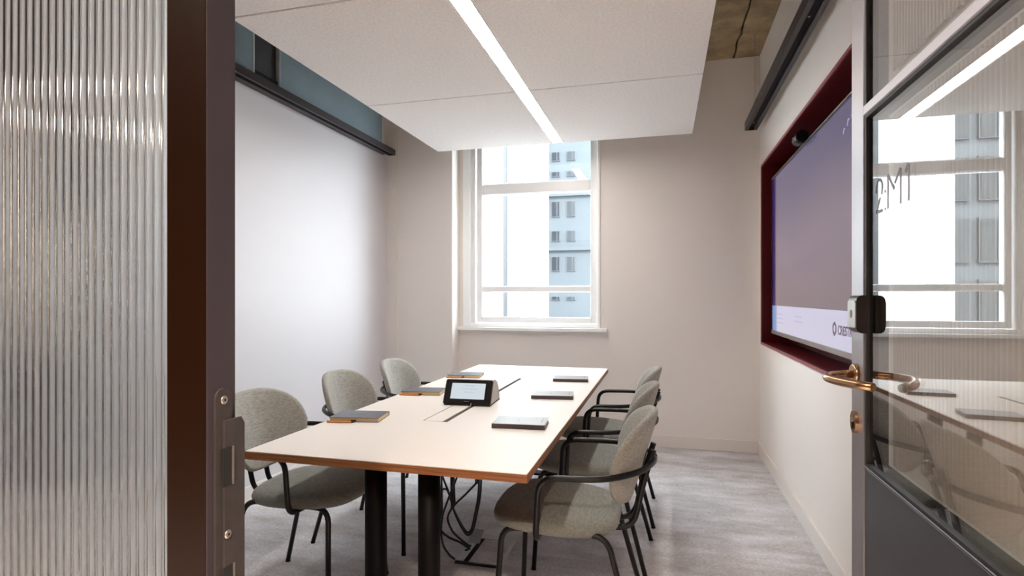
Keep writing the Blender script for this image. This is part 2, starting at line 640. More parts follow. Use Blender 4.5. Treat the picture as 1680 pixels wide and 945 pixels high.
T = 0.014
niche_part('lining_panel', 'maroon', XR - 0.004, XR + ND - 0.002, NY0, NY1, NZ0, NZ0 + T)
niche_part('lining_panel', 'maroon', XR - 0.004, XR + ND - 0.002, NY0, NY1, NZ1 - T, NZ1)
niche_part('lining_panel', 'maroon', XR - 0.004, XR + ND - 0.002, NY0, NY0 + T, NZ0 + T, NZ1 - T)
niche_part('lining_panel', 'maroon', XR - 0.004, XR + ND - 0.002, NY1 - T, NY1, NZ0 + T, NZ1 - T)
niche_part('lining_panel', 'maroon', XR + ND - 0.014, XR + ND - 0.002, NY0 + T, NY1 - T, NZ0 + T, NZ1 - T)
for b in ((NY0 - 0.004, NY1 + 0.004, NZ0 - 0.004, NZ0 + T), (NY0 - 0.004, NY1 + 0.004, NZ1 - T, NZ1 + 0.004),
          (NY0 - 0.004, NY0 + T, NZ0 + T, NZ1 - T), (NY1 - T, NY1 + 0.004, NZ0 + T, NZ1 - T)):
    niche_part('rim', 'pinkrim', XR - 0.012, XR - 0.004, *b)

# baseboards
struct(MB().box(XR - 0.014, XR, YF + 0.1, YB, 0, 0.10, 0.003).build('baseboard_right', 'trim'),
       'white baseboard along the right wall under the screen', 'baseboard')
struct(MB().box(-1.815, XR - 0.014, YB - 0.014, YB, 0, 0.10, 0.003).build('baseboard_back', 'trim'),
       'white baseboard along the back wall under the window', 'baseboard')
struct(MB().box(XL, XL + 0.014, YF + 0.1, YP - 0.018, 0, 0.10, 0.003).build('baseboard_left', 'trim'),
       'white baseboard along the left white wall', 'baseboard')

# ---------------------------------------------------------------- window
w = empty('window_1', (-1.15, YB, WZ0))
struct(w, 'tall white framed sash window looking onto pale buildings', 'window')


def wpart(name, m, x0, x1, y0, y1, z0, z1, parent=None, bev=0.004):
    c = w.location
    return MB().box(x0 - c.x, x1 - c.x, y0 - c.y, y1 - c.y, z0 - c.z, z1 - c.z, bev).build(name, m, parent or w)


for a in ((WX0, -1.705), (-0.549, WX1)):
    wpart('frame_jamb', 'window_white', a[0], a[1], YB - 0.012, YB + 0.14, WZ0 + 0.0, WZ1)
wpart('frame_jamb', 'window_white', -1.705, -1.668, YB + 0.02, YB + 0.14, WZ0 + 0.03, WZ1 - 0.03)
wpart('frame_rail', 'window_white', -1.705, -0.549, YB - 0.006, YB + 0.14, WZ0, 1.022)
wpart('frame_rail', 'window_white', -1.705, -0.549, YB - 0.006, YB + 0.14, WZ1 - 0.05, WZ1)
wpart('sash_stile', 'window_white', -1.656, -1.602, YB + 0.03, YB + 0.085, 1.026, WZ1 - 0.052)
wpart('sash_stile', 'window_white', -0.612, -0.556, YB + 0.03, YB + 0.085, 1.026, WZ1 - 0.052)
wpart('sash_rail', 'window_white', -1.602, -0.612, YB + 0.03, YB + 0.085, 1.026, 1.078)
wpart('sash_rail', 'window_white', -1.602, -0.612, YB + 0.03, YB + 0.085, WZ1 - 0.11, WZ1 - 0.052)
wpart('transom', 'window_white', -1.602, -0.612, YB + 0.022, YB + 0.09, 2.185, 2.29, bev=0.012)
wpart('glazing_bar', 'window_white', -1.602, -0.612, YB + 0.035, YB + 0.08, 1.300, 1.358, bev=0.008)
wpart('pane', 'glass', -1.602, -0.612, YB + 0.056, YB + 0.062, 1.358, 2.185, bev=0)
wpart('pane', 'glass', -1.602, -0.612, YB + 0.056, YB + 0.062, 1.078, 1.300, bev=0)
wpart('pane', 'glass', -1.602, -0.612, YB + 0.056, YB + 0.062, 2.29, WZ1 - 0.11, bev=0)
wpart('sill', 'window_white', -1.814, -0.461, YB - 0.062, YB + 0.0, 0.957, 0.987)

# ---------------------------------------------------------------- glazed front (corridor side), seen at the left of the doorway
JX = -0.456
wf = empty('wall_front', (JX, YF, 0))
struct(wf, 'reeded glass partition with dark bronze frame left of the doorway', 'partition')


def fpart(name, m, x0, x1, y0, y1, z0, z1, bev=0.0, parent=None):
    c = wf.location
    return MB().box(x0 - c.x, x1 - c.x, y0 - c.y, y1 - c.y, z0 - c.z, z1 - c.z, bev).build(name, m, parent or wf)


YD = 0.042
fpart('door_post', 'bronze', JX - 0.051, JX, YF, YF + YD, 0, 2.16, 0.0015)
M['rebate'] = mat('rebate_sheen_tone', lin(54, 47, 53), rough=0.4)  # greyer tone paints the grazing reflection on the bronze post's doorway side
fpart('rebate_sheen', 'rebate', JX - 0.0004, JX + 0.0002, YF + 0.001, YF + YD - 0.001, 0, 2.16)  # thin added sheet that carries the painted reflection, not a separate lining
fpart('post', 'bronze', -1.52, -1.47, YF, YF + YD, 0, 2.16, 0.0015)
fpart('post', 'bronze', XL - 0.02, XL + 0.03, YF, YF + YD, 0, 2.16, 0.0015)
fpart('bottom_rail', 'bronze', -1.47, JX - 0.051, YF, YF + YD, 0, 0.06, 0.0015)
fpart('bottom_rail', 'bronze', XL + 0.03, -1.52, YF, YF + YD, 0, 0.06, 0.0015)
fpart('head_rail', 'bronze', XL - 0.02, XR, YF, YF + YD, 2.16, 2.21, 0.0015)
fpart('bulkhead', 'wall', XL, XR, YF, YF + YD, 2.21, ZC)
fpart('door_post', 'bronze', 0.445, 0.495, YF, YF + YD, 0, 2.16, 0.0015)
fpart('nib_wall', 'wall', 0.495, XR, YF, YF + YD, 0, 2.16)


def reeds(x0, x1, yb, z0, z1, pitch, amp, thick, n=8):
    """flat back, ridged front towards -y."""
    mb = MB()
    k = max(1, round((x1 - x0) / pitch))
    p = (x1 - x0) / k
    front = []
    for i in range(k * n + 1):
        t = (i % n) / n
        front.append((x0 + p * i / n, yb - thick - amp * math.sqrt(max(0.0, 1 - (2 * t - 1) ** 2)) if i % n else yb - thick))
    m = len(front)
    vs = []
    for z in (z0, z1):
        vs += [(x, y, z) for x, y in front] + [(x0, yb, z), (x1, yb, z)]
    N = m + 2
    fs = [(i, i + 1, N + i + 1, N + i) for i in range(m - 1)]
    mb.add(vs, fs, True)
    o = len(mb.v) - 2 * N
    extra = [(m - 1, m + 1, N + m + 1, N + m - 1), (m + 1, m, N + m, N + m + 1), (m, 0, N, N + m)]
    extra += [tuple(range(m - 1, -1, -1)) + (m, m + 1), tuple(N + i for i in range(m)) + (N + m + 1, N + m)]
    for f in extra:
        mb.f.append(tuple(o + i for i in f))
        mb.sm.append(False)
    return mb


r1 = reeds(-1.47 - JX, -0.051, 0.025, 0.06, 2.16, 0.0118, 0.0028, 0.005)
r1.build('reeded_pane', 'reeded', wf)
r2 = reeds(XL + 0.03 - JX, -1.52 - JX, 0.025, 0.06, 2.16, 0.0118, 0.0028, 0.005)
r2.build('reeded_pane', 'reeded', wf)

# strike plate on the door post (faces the doorway, +x)
sp_ = empty('strike_plate', (0, 0, 0))
sp_.parent = wf
sp_.location = (0, 0, 0)


def yz_plate(outline, x0, x1, holes=()):
    return MB().prism(outline, 'x', x0, x1)


y0, y1 = 0.010, 0.033     # rounded leaf, from the corridor edge (local y from YF)
zt = 1.163
leaf = [(y0, 0.80), (y0, zt - 0.011)]
for k in range(9):
    a = PI - PI * k / 8
    leaf.append(((y0 + y1) / 2 + (y1 - y0) / 2 * math.cos(a), zt - 0.0115 + 0.0115 * math.sin(a)))
leaf += [(y1, zt - 0.030), (y1, 0.80)]
yz_plate(leaf[::-1], 0.0003, 0.003).build('leaf', 'strike', sp_)
lip = [(0.020, 0.845), (0.020, 1.128), (0.0445, 1.128), (0.0495, 1.120), (0.0495, 0.852), (0.0445, 0.845)]
yz_plate(lip[::-1], 0.003, 0.0055).build('lip', 'strike', sp_)
for (za, zb, ya, yb) in ((1.058, 1.099, 0.017, 0.0295), (0.905, 0.972, 0.017, 0.031)):
    MB().box(0.0054, 0.0062, ya, yb, za, zb).build('bolt_hole', 'dark', sp_)
    MB().box(0.0054, 0.0075, yb, yb + 0.0018, za, zb).build('hole_edge', 'screw', sp_)
for (yy, zz, xx) in ((0.0215, 1.150, 0.003), (0.024, 1.006, 0.0055)):
    MB().disc_stack([(0.0046, 0.0), (0.0046, 0.0008), (0.0036, 0.0014)], yy, zz, 18, 'x', xx).build('screw', 'screw', sp_)
    MB().box(xx + 0.0013, xx + 0.0018, yy - 0.0012, yy + 0.0012, zz - 0.0012, zz + 0.0012).build('screw_socket', 'dark', sp_)

# ================================================================== THE OPEN DOOR
DX, DT = 0.397, 0.044            # face towards the camera, thickness
DY0, DY1 = 0.535, 1.3855         # hinge edge, leading edge
d = empty('door_1', (DX, DY0, 0))
struct(d, 'open glazed door with dark frame and solid lower panel', 'door')


def dpart(name, m, x0, x1, y0, y1, z0, z1, bev=0.0, parent=None):
    return MB().box(x0 - DX, x1 - DX, y0 - DY0, y1 - DY0, z0, z1, bev).build(name, m, parent or d)


ZR0, ZR1, ZLOW, ZTOP = 1.630, 1.651, 0.915, 2.14
SY = 1.309
dpart('stile', 'stile', DX, DX + DT, SY, DY1, 0.012, ZTOP, 0.002)
dpart('stile', 'doorpaint', DX, DX + DT, DY0, DY0 + 0.075, 0.012, ZTOP, 0.002)
dpart('top_rail', 'doorpaint', DX, DX + DT, DY0 + 0.075, SY, ZTOP - 0.07, ZTOP, 0.002)
dpart('middle_rail', 'stile', DX - 0.001, DX + DT, DY0 + 0.075, SY, ZR0, ZR1, 0.002)
dpart('lower_panel', 'doorpaint', DX + 0.002, DX + DT - 0.002, DY0 + 0.075, SY - 0.001, 0.012, ZLOW - 0.004, 0.002)
dpart('panel_bead', 'doorpaint', DX, DX + DT, DY0 + 0.075, SY, ZLOW - 0.004, ZLOW, 0.0008)
for z0, z1 in ((ZLOW, ZR0), (ZR1, ZTOP - 0.07)):
    dpart('seal', 'seal', DX + 0.002, DX + DT - 0.002, SY - 0.010, SY, z0, z1)
    dpart('glass_pane', 'doorglass', DX + 0.008, DX + 0.013, DY0 + 0.075, SY - 0.010, z0, z1)
dpart('seal', 'seal', DX + 0.002, DX + DT - 0.002, DY0 + 0.075, SY - 0.010, ZR0 - 0.006, ZR0)
dpart('seal', 'seal', DX + 0.002, DX + DT - 0.002, DY0 + 0.075, SY - 0.010, ZLOW, ZLOW + 0.006)


def door_reeds(y0, y1, z0, z1, x, pitch, amp, n=6):
    mb = MB()
    k = max(1, round((y1 - y0) / pitch))
    p = (y1 - y0) / k
    pts = []
    for i in range(k * n + 1):
        t = (i % n) / n
        pts.append((x - amp * (math.sqrt(max(0.0, 1 - (2 * t - 1) ** 2)) if i % n else 0), y0 + p * i / n))
    m = len(pts)
    vs = [(a, b, z0) for a, b in pts] + [(a, b, z1) for a, b in pts]
    vs += [(x + 0.004, y0, z0), (x + 0.004, y1, z0), (x + 0.004, y0, z1), (x + 0.004, y1, z1)]
    fs = [(i, i + 1, m + i + 1, m + i) for i in range(m - 1)]
    mb.add(vs, fs, True)
    q = 2 * m
    mb.f += [(q, q + 2, q + 3, q + 1)]
    mb.sm += [False]
    return mb


door_reeds(DY0 + 0.076 - DY0, 1.207 - DY0, ZLOW + 0.03, ZR0 - 0.03, 0.0225, 0.0125, 0.0062).build('reeded_film', 'doorfilm', d)
door_reeds(DY0 + 0.076 - DY0, 1.207 - DY0, ZR1 + 0.03, ZTOP - 0.09, 0.0225, 0.0125, 0.0062).build('reeded_film', 'doorfilm', d)

# lever handle set (towards the doorway and beyond the glass)
for sgn, xf in ((-1, 0.0), (1, DT)):
    lv = empty('lever_handle', (xf, 1.354 - DY0, 1.096))
    lv.parent = d
    X = lambda v: v * sgn
    MB().disc_stack([(0.022, 0), (0.022, X(0.006)), (0.019, X(0.009))], 0, 0, 28, 'x', 0).build('rose', 'brass', lv)
    path = [(X(0.006), 0, 0), (X(0.052), -0.006, -0.003), (X(0.071), -0.045, -0.004), (X(0.058), -0.10, -0.005), (X(0.016), -0.152, -0.006)]
    MB().tube(fillet(path, [0.026, 0.03, 0.04], 8), 0.0085, 14).build('lever', 'brass', lv)
    es = empty('lock_escutcheon', (xf, 1.354 - DY0, 0.994))
    es.parent = d
    prof = []
    for k in range(24):
        a = 2 * PI * k / 24
        prof.append((0.0175 * math.cos(a), 0.0235 * math.sin(a)))
    MB().prism(prof, 'x', 0.0, X(0.007)).build('escutcheon_plate', 'brass', es)
    key = [(0.0055 * math.cos(2 * PI * k / 16), 0.005 + 0.0055 * math.sin(2 * PI * k / 16)) for k in range(16)]
    MB().prism(key, 'x', X(0.007), X(0.0095)).build('cylinder_core', 'tvsilver', es)
    MB().box(min(X(0.007), X(0.009)), max(X(0.007), X(0.009)), -0.003, 0.003, -0.014, 0.0).build('key_slot', 'dark', es)

# room status reader clamped over the seal
rd = empty('card_reader', (-0.018, 1.3175 - DY0, 1.2245))
rd.parent = d


def rrect(hw, hh, r, n=6):
    out = []
    for cx_, cy_, a0 in ((hw - r, hh - r, 0), (-hw + r, hh - r, PI / 2), (-hw + r, -hh + r, PI), (hw - r, -hh + r, 1.5 * PI)):
        for k in range(n + 1):
            a = a0 + PI / 2 * k / n
            out.append((cx_ + r * math.cos(a), cy_ + r * math.sin(a)))
    return out


body = [(0.0178, -0.0385), (0.0178, 0.0385)]
for k in range(7):
    a = PI / 2 + PI / 2 * k / 6
    body.append((0.011 + 0.011 * math.cos(a), 0.0275 + 0.011 * math.sin(a)))
for k in range(7):
    a = PI + PI / 2 * k / 6
    body.append((0.011 + 0.011 * math.cos(a), -0.0275 + 0.011 * math.sin(a)))
MB().prism(body, 'y', -0.0255, 0.0255).build('reader_body', 'reader', rd)
MB().prism(rrect(0.0235, 0.0275, 0.006), 'x', -0.0022, 0.0001, True).build('reader_face', 'readerface', rd)
MB().prism([(0.008 * math.cos(2 * PI * k / 20), 0.008 * math.sin(2 * PI * k / 20)) for k in range(20)], 'x', -0.0028, -0.0022).build('reader_icon', 'mark', rd)

# room number in thin stencil letters on the glass (reads from the corridor, far edge to hinge edge)
sg = empty('room_number', (0.0074, 1.262 - DY0, 1.424))
sg.parent = d
LW = 0.0062


def stroke(name, pts, wd=LW):
    mb = MB()
    P = [Vector((0, -a, b)) for a, b in pts]
    for i in range(len(P) - 1):
        a, b = P[i], P[i + 1]
        t = (b - a).normalized()
        nrm = Vector((1, 0, 0)).cross(t) * wd / 2
        e0 = a - t * (0.0006 if i else 0)
        q = [e0 - nrm, e0 + nrm, b + nrm, b - nrm]
        vs = [(0, p.y, p.z) for p in q] + [(0.0005, p.y, p.z) for p in q]
        mb.add(vs, [(0, 1, 2, 3), (7, 6, 5, 4), (0, 4, 5, 1), (1, 5, 6, 2), (2, 6, 7, 3), (3, 7, 4, 0)])
    return mb.build(name, 'vinyl', sg)


H = 0.063
arc = [(0.0, 0.62 * H)]
for k in range(11):
    a = PI - PI * k / 10 * 1.12
    arc.append((0.0165 + 0.0165 * math.cos(a), 0.74 * H + 0.26 * H * math.sin(a)))
arc.append((0.0285, 0.52 * H))
stroke('digit', arc)
stroke('digit', [(0.022, 0.44 * H), (0.001, 0.0)])
stroke('digit', [(0.0, 0.0013), (0.034, 0.0013)])
stroke('colon_dot', [(0.0445, 0.56 * H), (0.0500, 0.56 * H)], 0.0055)
stroke('colon_dot', [(0.0445, 0.03 * H), (0.0500, 0.03 * H)], 0.0055)
stroke('letter', [(0.0605, 0.0), (0.0605, H)])
stroke('letter', [(0.0625, 0.98 * H), (0.0905, 0.50 * H)])
stroke('letter', [(0.0925, 0.66 * H), (0.1185, H)])
stroke('letter', [(0.1195, 0.0), (0.1195, H)])
stroke('digit', [(0.1385, 0.84 * H), (0.1525, H)])
stroke('digit', [(0.1535, 0.0), (0.1535, H)])

# ================================================================== CORRIDOR BEHIND THE CAMERA (reflections, doorway light)
struct(MB().box(-4.2, 3.2, -2.0, -1.85, 0, 2.7).build('wall_corridor', 'corridor'), 'plain corridor wall behind the viewer', 'wall')
struct(MB().box(-4.2, -4.05, -1.85, YF + 0.04, 0, 2.7).build('wall_corridor_left', 'corridor'), 'plain corridor end wall past the reeded glass', 'wall')
struct(MB().box(3.05, 3.2, -1.85, YF + 0.04, 0, 2.7).build('wall_corridor_right', 'corridor'), 'plain corridor end wall beyond the door', 'wall')
struct(MB().box(-4.2, 3.2, -2.0, YF, 2.7, 3.42).build('ceiling_corridor', 'wall'), 'plain lowered corridor ceiling outside the room', 'ceiling')
struct(MB().box(XR, 3.2, YF, YF + 0.04, 0, 2.7).build('wall_front_right', 'wall'), 'plain corridor wall beside the doorway hinge', 'wall')
struct(MB().box(-4.2, XL - 0.02, YF, YF + 0.04, 0, 2.7).build('wall_front_left', 'wall'), 'plain corridor wall beyond the reeded glass', 'wall')


def downlight(x, y, z, label):
    t = empty('downlight', (x, y, z))
    tag(t, label, 'lamp', 'downlights in the corridor ceiling')
    MB().disc_stack([(0.055, -0.006), (0.055, 0.0)], 0, 0, 28).build('bezel', 'trim', t)
    MB().disc_stack([(0.042, -0.008), (0.042, -0.006)], 0, 0, 28).build('glow_lens', 'downlight', t)
    l = bpy.data.lights.new('downlight_lamp', 'SPOT')
    l.energy = 420
    l.color = (1.0, 0.81, 0.64)
    l.spot_size = math.radians(120)
    l.spot_blend = 0.8
    l.shadow_soft_size = 0.045
    lo = bpy.data.objects.new('downlight_lamp', l)
    COL.objects.link(lo)
    lo.parent = t
    lo.location = (0, 0, -0.012)
    return t


downlight(-1.35, -0.75, 2.7, 'round corridor downlight before the reeded glass')
downlight(0.0, -0.75, 2.7, 'round corridor downlight before the open doorway')
downlight(1.35, -0.75, 2.7, 'round corridor downlight beyond the door hinge')

# ================================================================== OUTSIDE
struct(MB().box(-90, 60, 7, 120, -9.2, -9.0).build('ground_outside', 'street'), 'grey street far below the window', 'ground')
b1 = empty('building', (-5.8, 20.0, -9))
tag(b1, 'blank white rendered block close outside the window', 'building')
MB().prism([(-1.9, 0), (1.83, 0), (-0.9, 9), (-1.9, 9)], 'z', 0, 34).build('wall', 'bwhite', b1)
MB().tube([(0.23, -0.07, 0), (0.23, -0.07, 33)], 0.075, 10).build('downpipe', 'pipe', b1)

b2 = empty('building', (-7.0, 60.0, -9))
tag(b2, 'pale blue grey tower with small windows seen right of the white block', 'building')
MB().box(-12, 14, 0, 12, 0, 52).build('wall', 'btower', b2)
for z in (6.4, 15.2, 21.0, 29.5, 37.5):
    MB().box(-12.1, 14.1, -0.35, 0, z, z + 0.35).build('ledge', 'btower', b2)
for xa in (-4.6, -2.95, 0.4, 3.4, -7.0):
    wd = 0.95
    for (z0, z1) in ((3.0, 4.1), (9.9, 10.35), (13.0, 14.6), (16.2, 17.35), (18.8, 20.5), (23.1, 23.7), (24.8, 25.8), (28.2, 29.0), (32, 33.4), (35, 36.2), (40, 41.5)):
        fr = MB().box(xa, xa + wd, -0.12, 0.0, z0, z1).build('window', 'boffice', b2)
        MB().box(xa + 0.07, xa + wd * 0.62, -0.16, -0.12, z0 + 0.07, z1 - 0.07).build('pane', 'bglass', fr)
        MB().box(xa + wd * 0.70, xa + wd - 0.07, -0.16, -0.12, z0 + 0.07, z1 - 0.07).build('pane', 'bglass', fr)
MB().box(-12.1, 14.1, -0.5, 0, 6.75, 8.0).build('shopfront_band', 'bglass', b2)

b3 = empty('building', (-17.5, 40.0, -9))
tag(b3, 'grey office block with tall dark window bays, mirrored in the door glass', 'building')
MB().box(-9, 4.5, 0, 10, 0, 40).build('wall', 'boffice', b3)
for xa in (-8.2, -6.0, -3.8, -1.6, 0.6, 2.4):
    for k in range(10):
        z0 = 1.2 + k * 3.7
        fr = MB().box(xa, xa + 1.75, -0.25, 0.0, z0, z0 + 2.7).build('window', 'boffice', b3)
        for q in range(2):
            MB().box(xa + 0.08 + q * 0.84, xa + 0.83 + q * 0.84, -0.3, -0.25, z0 + 0.1, z0 + 2.6).build('pane', 'bglassdark', fr)

# ================================================================== CEILING SERVICES
ZT = 2.5
rf = empty('acoustic_raft', (-0.82, 2.7, ZT))
tag(rf, 'pale felt acoustic ceiling raft of flat panels hung over the table', 'ceiling raft')
RY = [0.915, 2.115, 3.320, 4.52]
for i in range(3):
    for xa, xb in ((-1.86, -0.868), (-0.775, 0.215)):
        MB().box(xa + 0.82, xb + 0.82, RY[i] + 0.0045 - 2.7, RY[i + 1] - 0.0045 - 2.7, 0, 0.045, 0.002).build('panel', 'felt', rf)
for i in range(4):
    for xx in (-1.5, -0.2):
        MB().tube([(xx + 0.82, RY[0] + 0.3 + i * 0.98 - 2.7, 0.045), (xx + 0.82, RY[0] + 0.3 + i * 0.98 - 2.7, ZC - ZT)], 0.0015, 6).build('hanger_wire', 'screw', rf)

ll = empty('linear_light', (-0.8215, 2.7, ZT))
tag(ll, 'long glowing linear light set into the felt ceiling raft', 'light')
MB().box(-0.0405, 0.0405, RY[0] - 2.7 + 0.02, 4.505 - 2.7, 0.004, 0.010).build('diffuser', 'led', ll)
MB().box(-0.0445, -0.0407, RY[0] - 2.7 + 0.01, 4.512 - 2.7, 0.001, 0.05).build('channel_side', 'trim', ll)
MB().box(0.0407, 0.0445, RY[0] - 2.7 + 0.01, 4.512 - 2.7, 0.001, 0.05).build('channel_side', 'trim', ll)
MB().box(-0.0445, 0.0445, RY[0] - 2.7 + 0.01, 4.512 - 2.7, 0.05, 0.055).build('channel_back', 'trim', ll)
MB().box(-0.0407, 0.0407, 4.506 - 2.7, 4.512 - 2.7, 0.001, 0.05).build('end_cap', 'trim', ll)


def channel(x0, x1, y0, y1, z0, z1, wall=0.024):
    """open-bottomed profile."""
    poly = [(x0, z0), (x0 + wall, z0), (x0 + wall, z1 - 0.012), (x1 - wall, z1 - 0.012), (x1 - wall, z0), (x1, z0), (x1, z1), (x0, z1)]
    return MB().prism(poly, 'y', y0, y1)


tr = empty('lighting_track', (0.655, 2.7, 2.545))
tag(tr, 'black linear lighting track hung on wires along the right wall', 'track light')
channel(-0.045, 0.045, -1.5, 2.0, 0, 0.062, 0.026).build('channel', 'track', tr)
MB().box(-0.018, 0.018, -1.49, 1.985, 0.02, 0.048).build('slot', 'dark', tr)
MB().box(-0.045, 0.045, 2.0, 2.004, 0, 0.062).build('end_cap', 'track', tr)
for yy in (1.82, 0.35, -1.1):
    MB().tube([(0, yy, 0.062), (0, yy, ZC - 2.545 + 0.002)], 0.0016, 6).build('hanger_wire', 'screw', tr)
for yy in (1.86, 0.2):
    MB().disc_stack([(0.006, 0), (0.006, 0.003)], 0.0, yy, 14, 'z', 0.015).build('screw', 'screw', tr)

tl = empty('lighting_track', (-2.365, 2.7, 2.535))
tag(tl, 'black linear lighting track below the galvanised duct on the left wall', 'track light')
channel(-0.035, 0.035, -2.0, 1.96, 0, 0.047, 0.018).build('channel', 'track', tl)
MB().box(-0.016, 0.016, -1.99, 1.95, 0.016, 0.034).build('slot', 'dark', tl)
MB().box(-0.035, 0.035, 1.96, 1.964, 0.0, 0.047).build('end_cap', 'black', tl)
MB().box(-0.094, -0.035, -2.0, 1.96, 0.012, 0.018).build('wall_flange', 'track', tl)
for yy in (-1.2, 0.2, 1.6):
    MB().box(-0.094, -0.02, yy - 0.02, yy + 0.02, 0.047, 0.055).build('bracket', 'track', tl)

du = empty('air_duct', (-2.42, 2.7, 2.592))
tag(du, 'galvanised blue grey air duct high along the left wall', 'duct')
MB().box(-0.038, 0.034, -2.0, 0.205, 0, 0.5, 0.002).build('duct_section', 'duct', du)
MB().box(-0.038, 0.034, 0.44, 1.82, 0, 0.5, 0.002).build('duct_section', 'duct', du)
MB().box(-0.038, 0.014, 0.205, 0.32, 0.05, 0.5).build('flexible_collar', 'flex', du)
MB().box(-0.038, 0.008, 0.32, 0.44, 0.05, 0.5).build('flexible_collar', 'flex', du)
MB().box(-0.038, 0.022, 0.205, 0.44, 0.0, 0.05).build('collar_band', 'dark', du)
MB().box(-0.038, 0.037, 0.195, 0.207, 0.0, 0.5).build('flange', 'galv', du)
MB().box(-0.038, 0.037, 0.437, 0.445, 0.0, 0.5).build('flange', 'galv', du)
for z in (0.06, 0.30):
    MB().disc_stack([(0.006, 0.034), (0.006, 0.038)], 0.175, z, 12, 'x').build('screw', 'screw', du)

# ================================================================== WALL SCREEN
TX = 0.79
TY0, TY1, TZ0, TZ1 = 2.60, 4.61, 1.0, 2.145
tv = empty('wall_screen', (TX, (TY0 + TY1) / 2, TZ0))
tag(tv, 'large flat screen showing a lilac picture in the dark red wall niche', 'screen')


def tpart(name, m, x0, x1, y0, y1, z0, z1, bev=0.0, parent=None):
    c = tv.location
    return MB().box(x0 - c.x, x1 - c.x, y0 - c.y, y1 - c.y, z0 - c.z, z1 - c.z, bev).build(name, m, parent or tv)


tpart('housing', 'tvblack', TX + 0.004, TX + 0.05, TY0 + 0.002, TY1 - 0.002, TZ0 + 0.002, TZ1 - 0.002)
tpart('mount', 'tvblack', TX + 0.05, XR + ND - 0.014, 3.2, 4.0, 1.35, 1.8)
tpart('bezel', 'tvsilver', TX - 0.004, TX + 0.05, TY0, TY1, TZ1 - 0.002, TZ1 + 0.004)
tpart('bezel', 'tvblack', TX - 0.004, TX + 0.004, TY0, TY1, TZ1 - 0.012, TZ1 - 0.002)
tpart('bezel', 'tvsilver', TX - 0.006, TX + 0.05, TY0, TY1, TZ0 - 0.012, TZ0 + 0.014)
tpart('bezel', 'tvblack', TX - 0.004, TX + 0.004, TY1 - 0.011, TY1, TZ0 + 0.014, TZ1 - 0.012)
tpart('bezel', 'tvblack', TX - 0.004, TX + 0.004, TY0, TY0 + 0.011, TZ0 + 0.014, TZ1 - 0.012)
SZ = 1.197
tpart('picture', 'picture', TX, TX + 0.004, TY0 + 0.011, 4.475, SZ, TZ1 - 0.012)
tpart('picture_strip', 'stripdark', TX, TX + 0.004, 4.475, TY1 - 0.011, SZ, TZ1 - 0.012)
wb_ = tpart('caption_band', 'bandwhite', TX, TX + 0.004, TY0 + 0.011, 4.44, TZ0 + 0.014, SZ)
tpart('caption_strip', 'stripblue', TX, TX + 0.004, 4.44, TY1 - 0.011, TZ0 + 0.014, SZ)
for (ya, n) in ((4.42, 3), (3.86, 2)):
    for k in range(n):
        tpart('caption_line', 'inkfaint', TX - 0.0008, TX, ya - (0.20 if k else 0.16), ya, 1.135 - k * 0.03, 1.142 - k * 0.03)


def flat_text(name, body, size, m, mtx, parent, bold=0.0):
    c = bpy.data.curves.new('lettering', 'FONT')
    c.body = body
    c.size = size
    c.extrude = 0.0004
    c.offset = bold
    o = bpy.data.objects.new('lettering', c)
    COL.objects.link(o)
    bpy.context.view_layer.update()
    me = bpy.data.meshes.new_from_object(o)
    bpy.data.objects.remove(o)
    me.transform(mtx)
    me.materials.clear()
    me.materials.append(M[m])
    ob = bpy.data.objects.new(name, me)
    COL.objects.link(ob)
    ob.parent = parent
    return ob


face_mx = Matrix(((0, 0, -1), (-1, 0, 0), (0, 1, 0))).to_4x4()
flat_text('caption_lettering', 'CRESTRON', 0.060, 'ink',
          Matrix.Translation((-0.001, 2.955 - tv.location.y, 1.085 - TZ0)) @ face_mx, tv, 0.0012)
hx = MB()
R1, R2 = 0.034, 0.020
for k in range(6):
    a0, a1 = PI / 6 + k * PI / 3 + 0.10, PI / 6 + (k + 1) * PI / 3 - 0.04
    q = [(R1 * math.cos(a0), R1 * math.sin(a0)), (R1 * math.cos(a1), R1 * math.sin(a1)),
         (R2 * math.cos(a1 + 0.2), R2 * math.sin(a1 + 0.2)), (R2 * math.cos(a0), R2 * math.sin(a0))]
    hx.prism([(3.01 - tv.location.y + p[0], 1.108 - TZ0 + p[1]) for p in q], 'x', -0.0012, 0.0)
hx.build('caption_emblem', 'ink', tv)
for (ya, za, s) in ((2.86, 2.02, 0.03), (2.80, 2.045, 0.035), (2.74, 2.07, 0.04), (2.69, 2.09, 0.03)):
    MB().tube([(-0.0004, ya + s / 2 - tv.location.y, za - s * 0.7 - TZ0), (-0.0004, ya - tv.location.y, za - TZ0),
               (-0.0004, ya - s / 2 - tv.location.y, za - s * 0.1 - TZ0)], 0.0018, 5).build('picture_scribble', 'inkfaint', tv)

wc = empty('web_camera', (0.77, 3.62, TZ1 + 0.004))
tag(wc, 'small black web camera clipped on top of the wall screen', 'camera')
MB().tube([(0.0, -0.06, 0.034), (0.0, 0.06, 0.034)], 0.033, 20).build('barrel', 'tvblack', wc)
MB().box(0.0, 0.055, -0.02, 0.02, 0, 0.01).build('clip', 'tvblack', wc)
MB().box(-0.0345, -0.0325, 0.018, 0.042, 0.022, 0.046).build('lens_ring', 'camwhite', wc)
MB().box(-0.0352, -0.0344, 0.0215, 0.0385, 0.0255, 0.0425).build('lens', 'dark', wc)

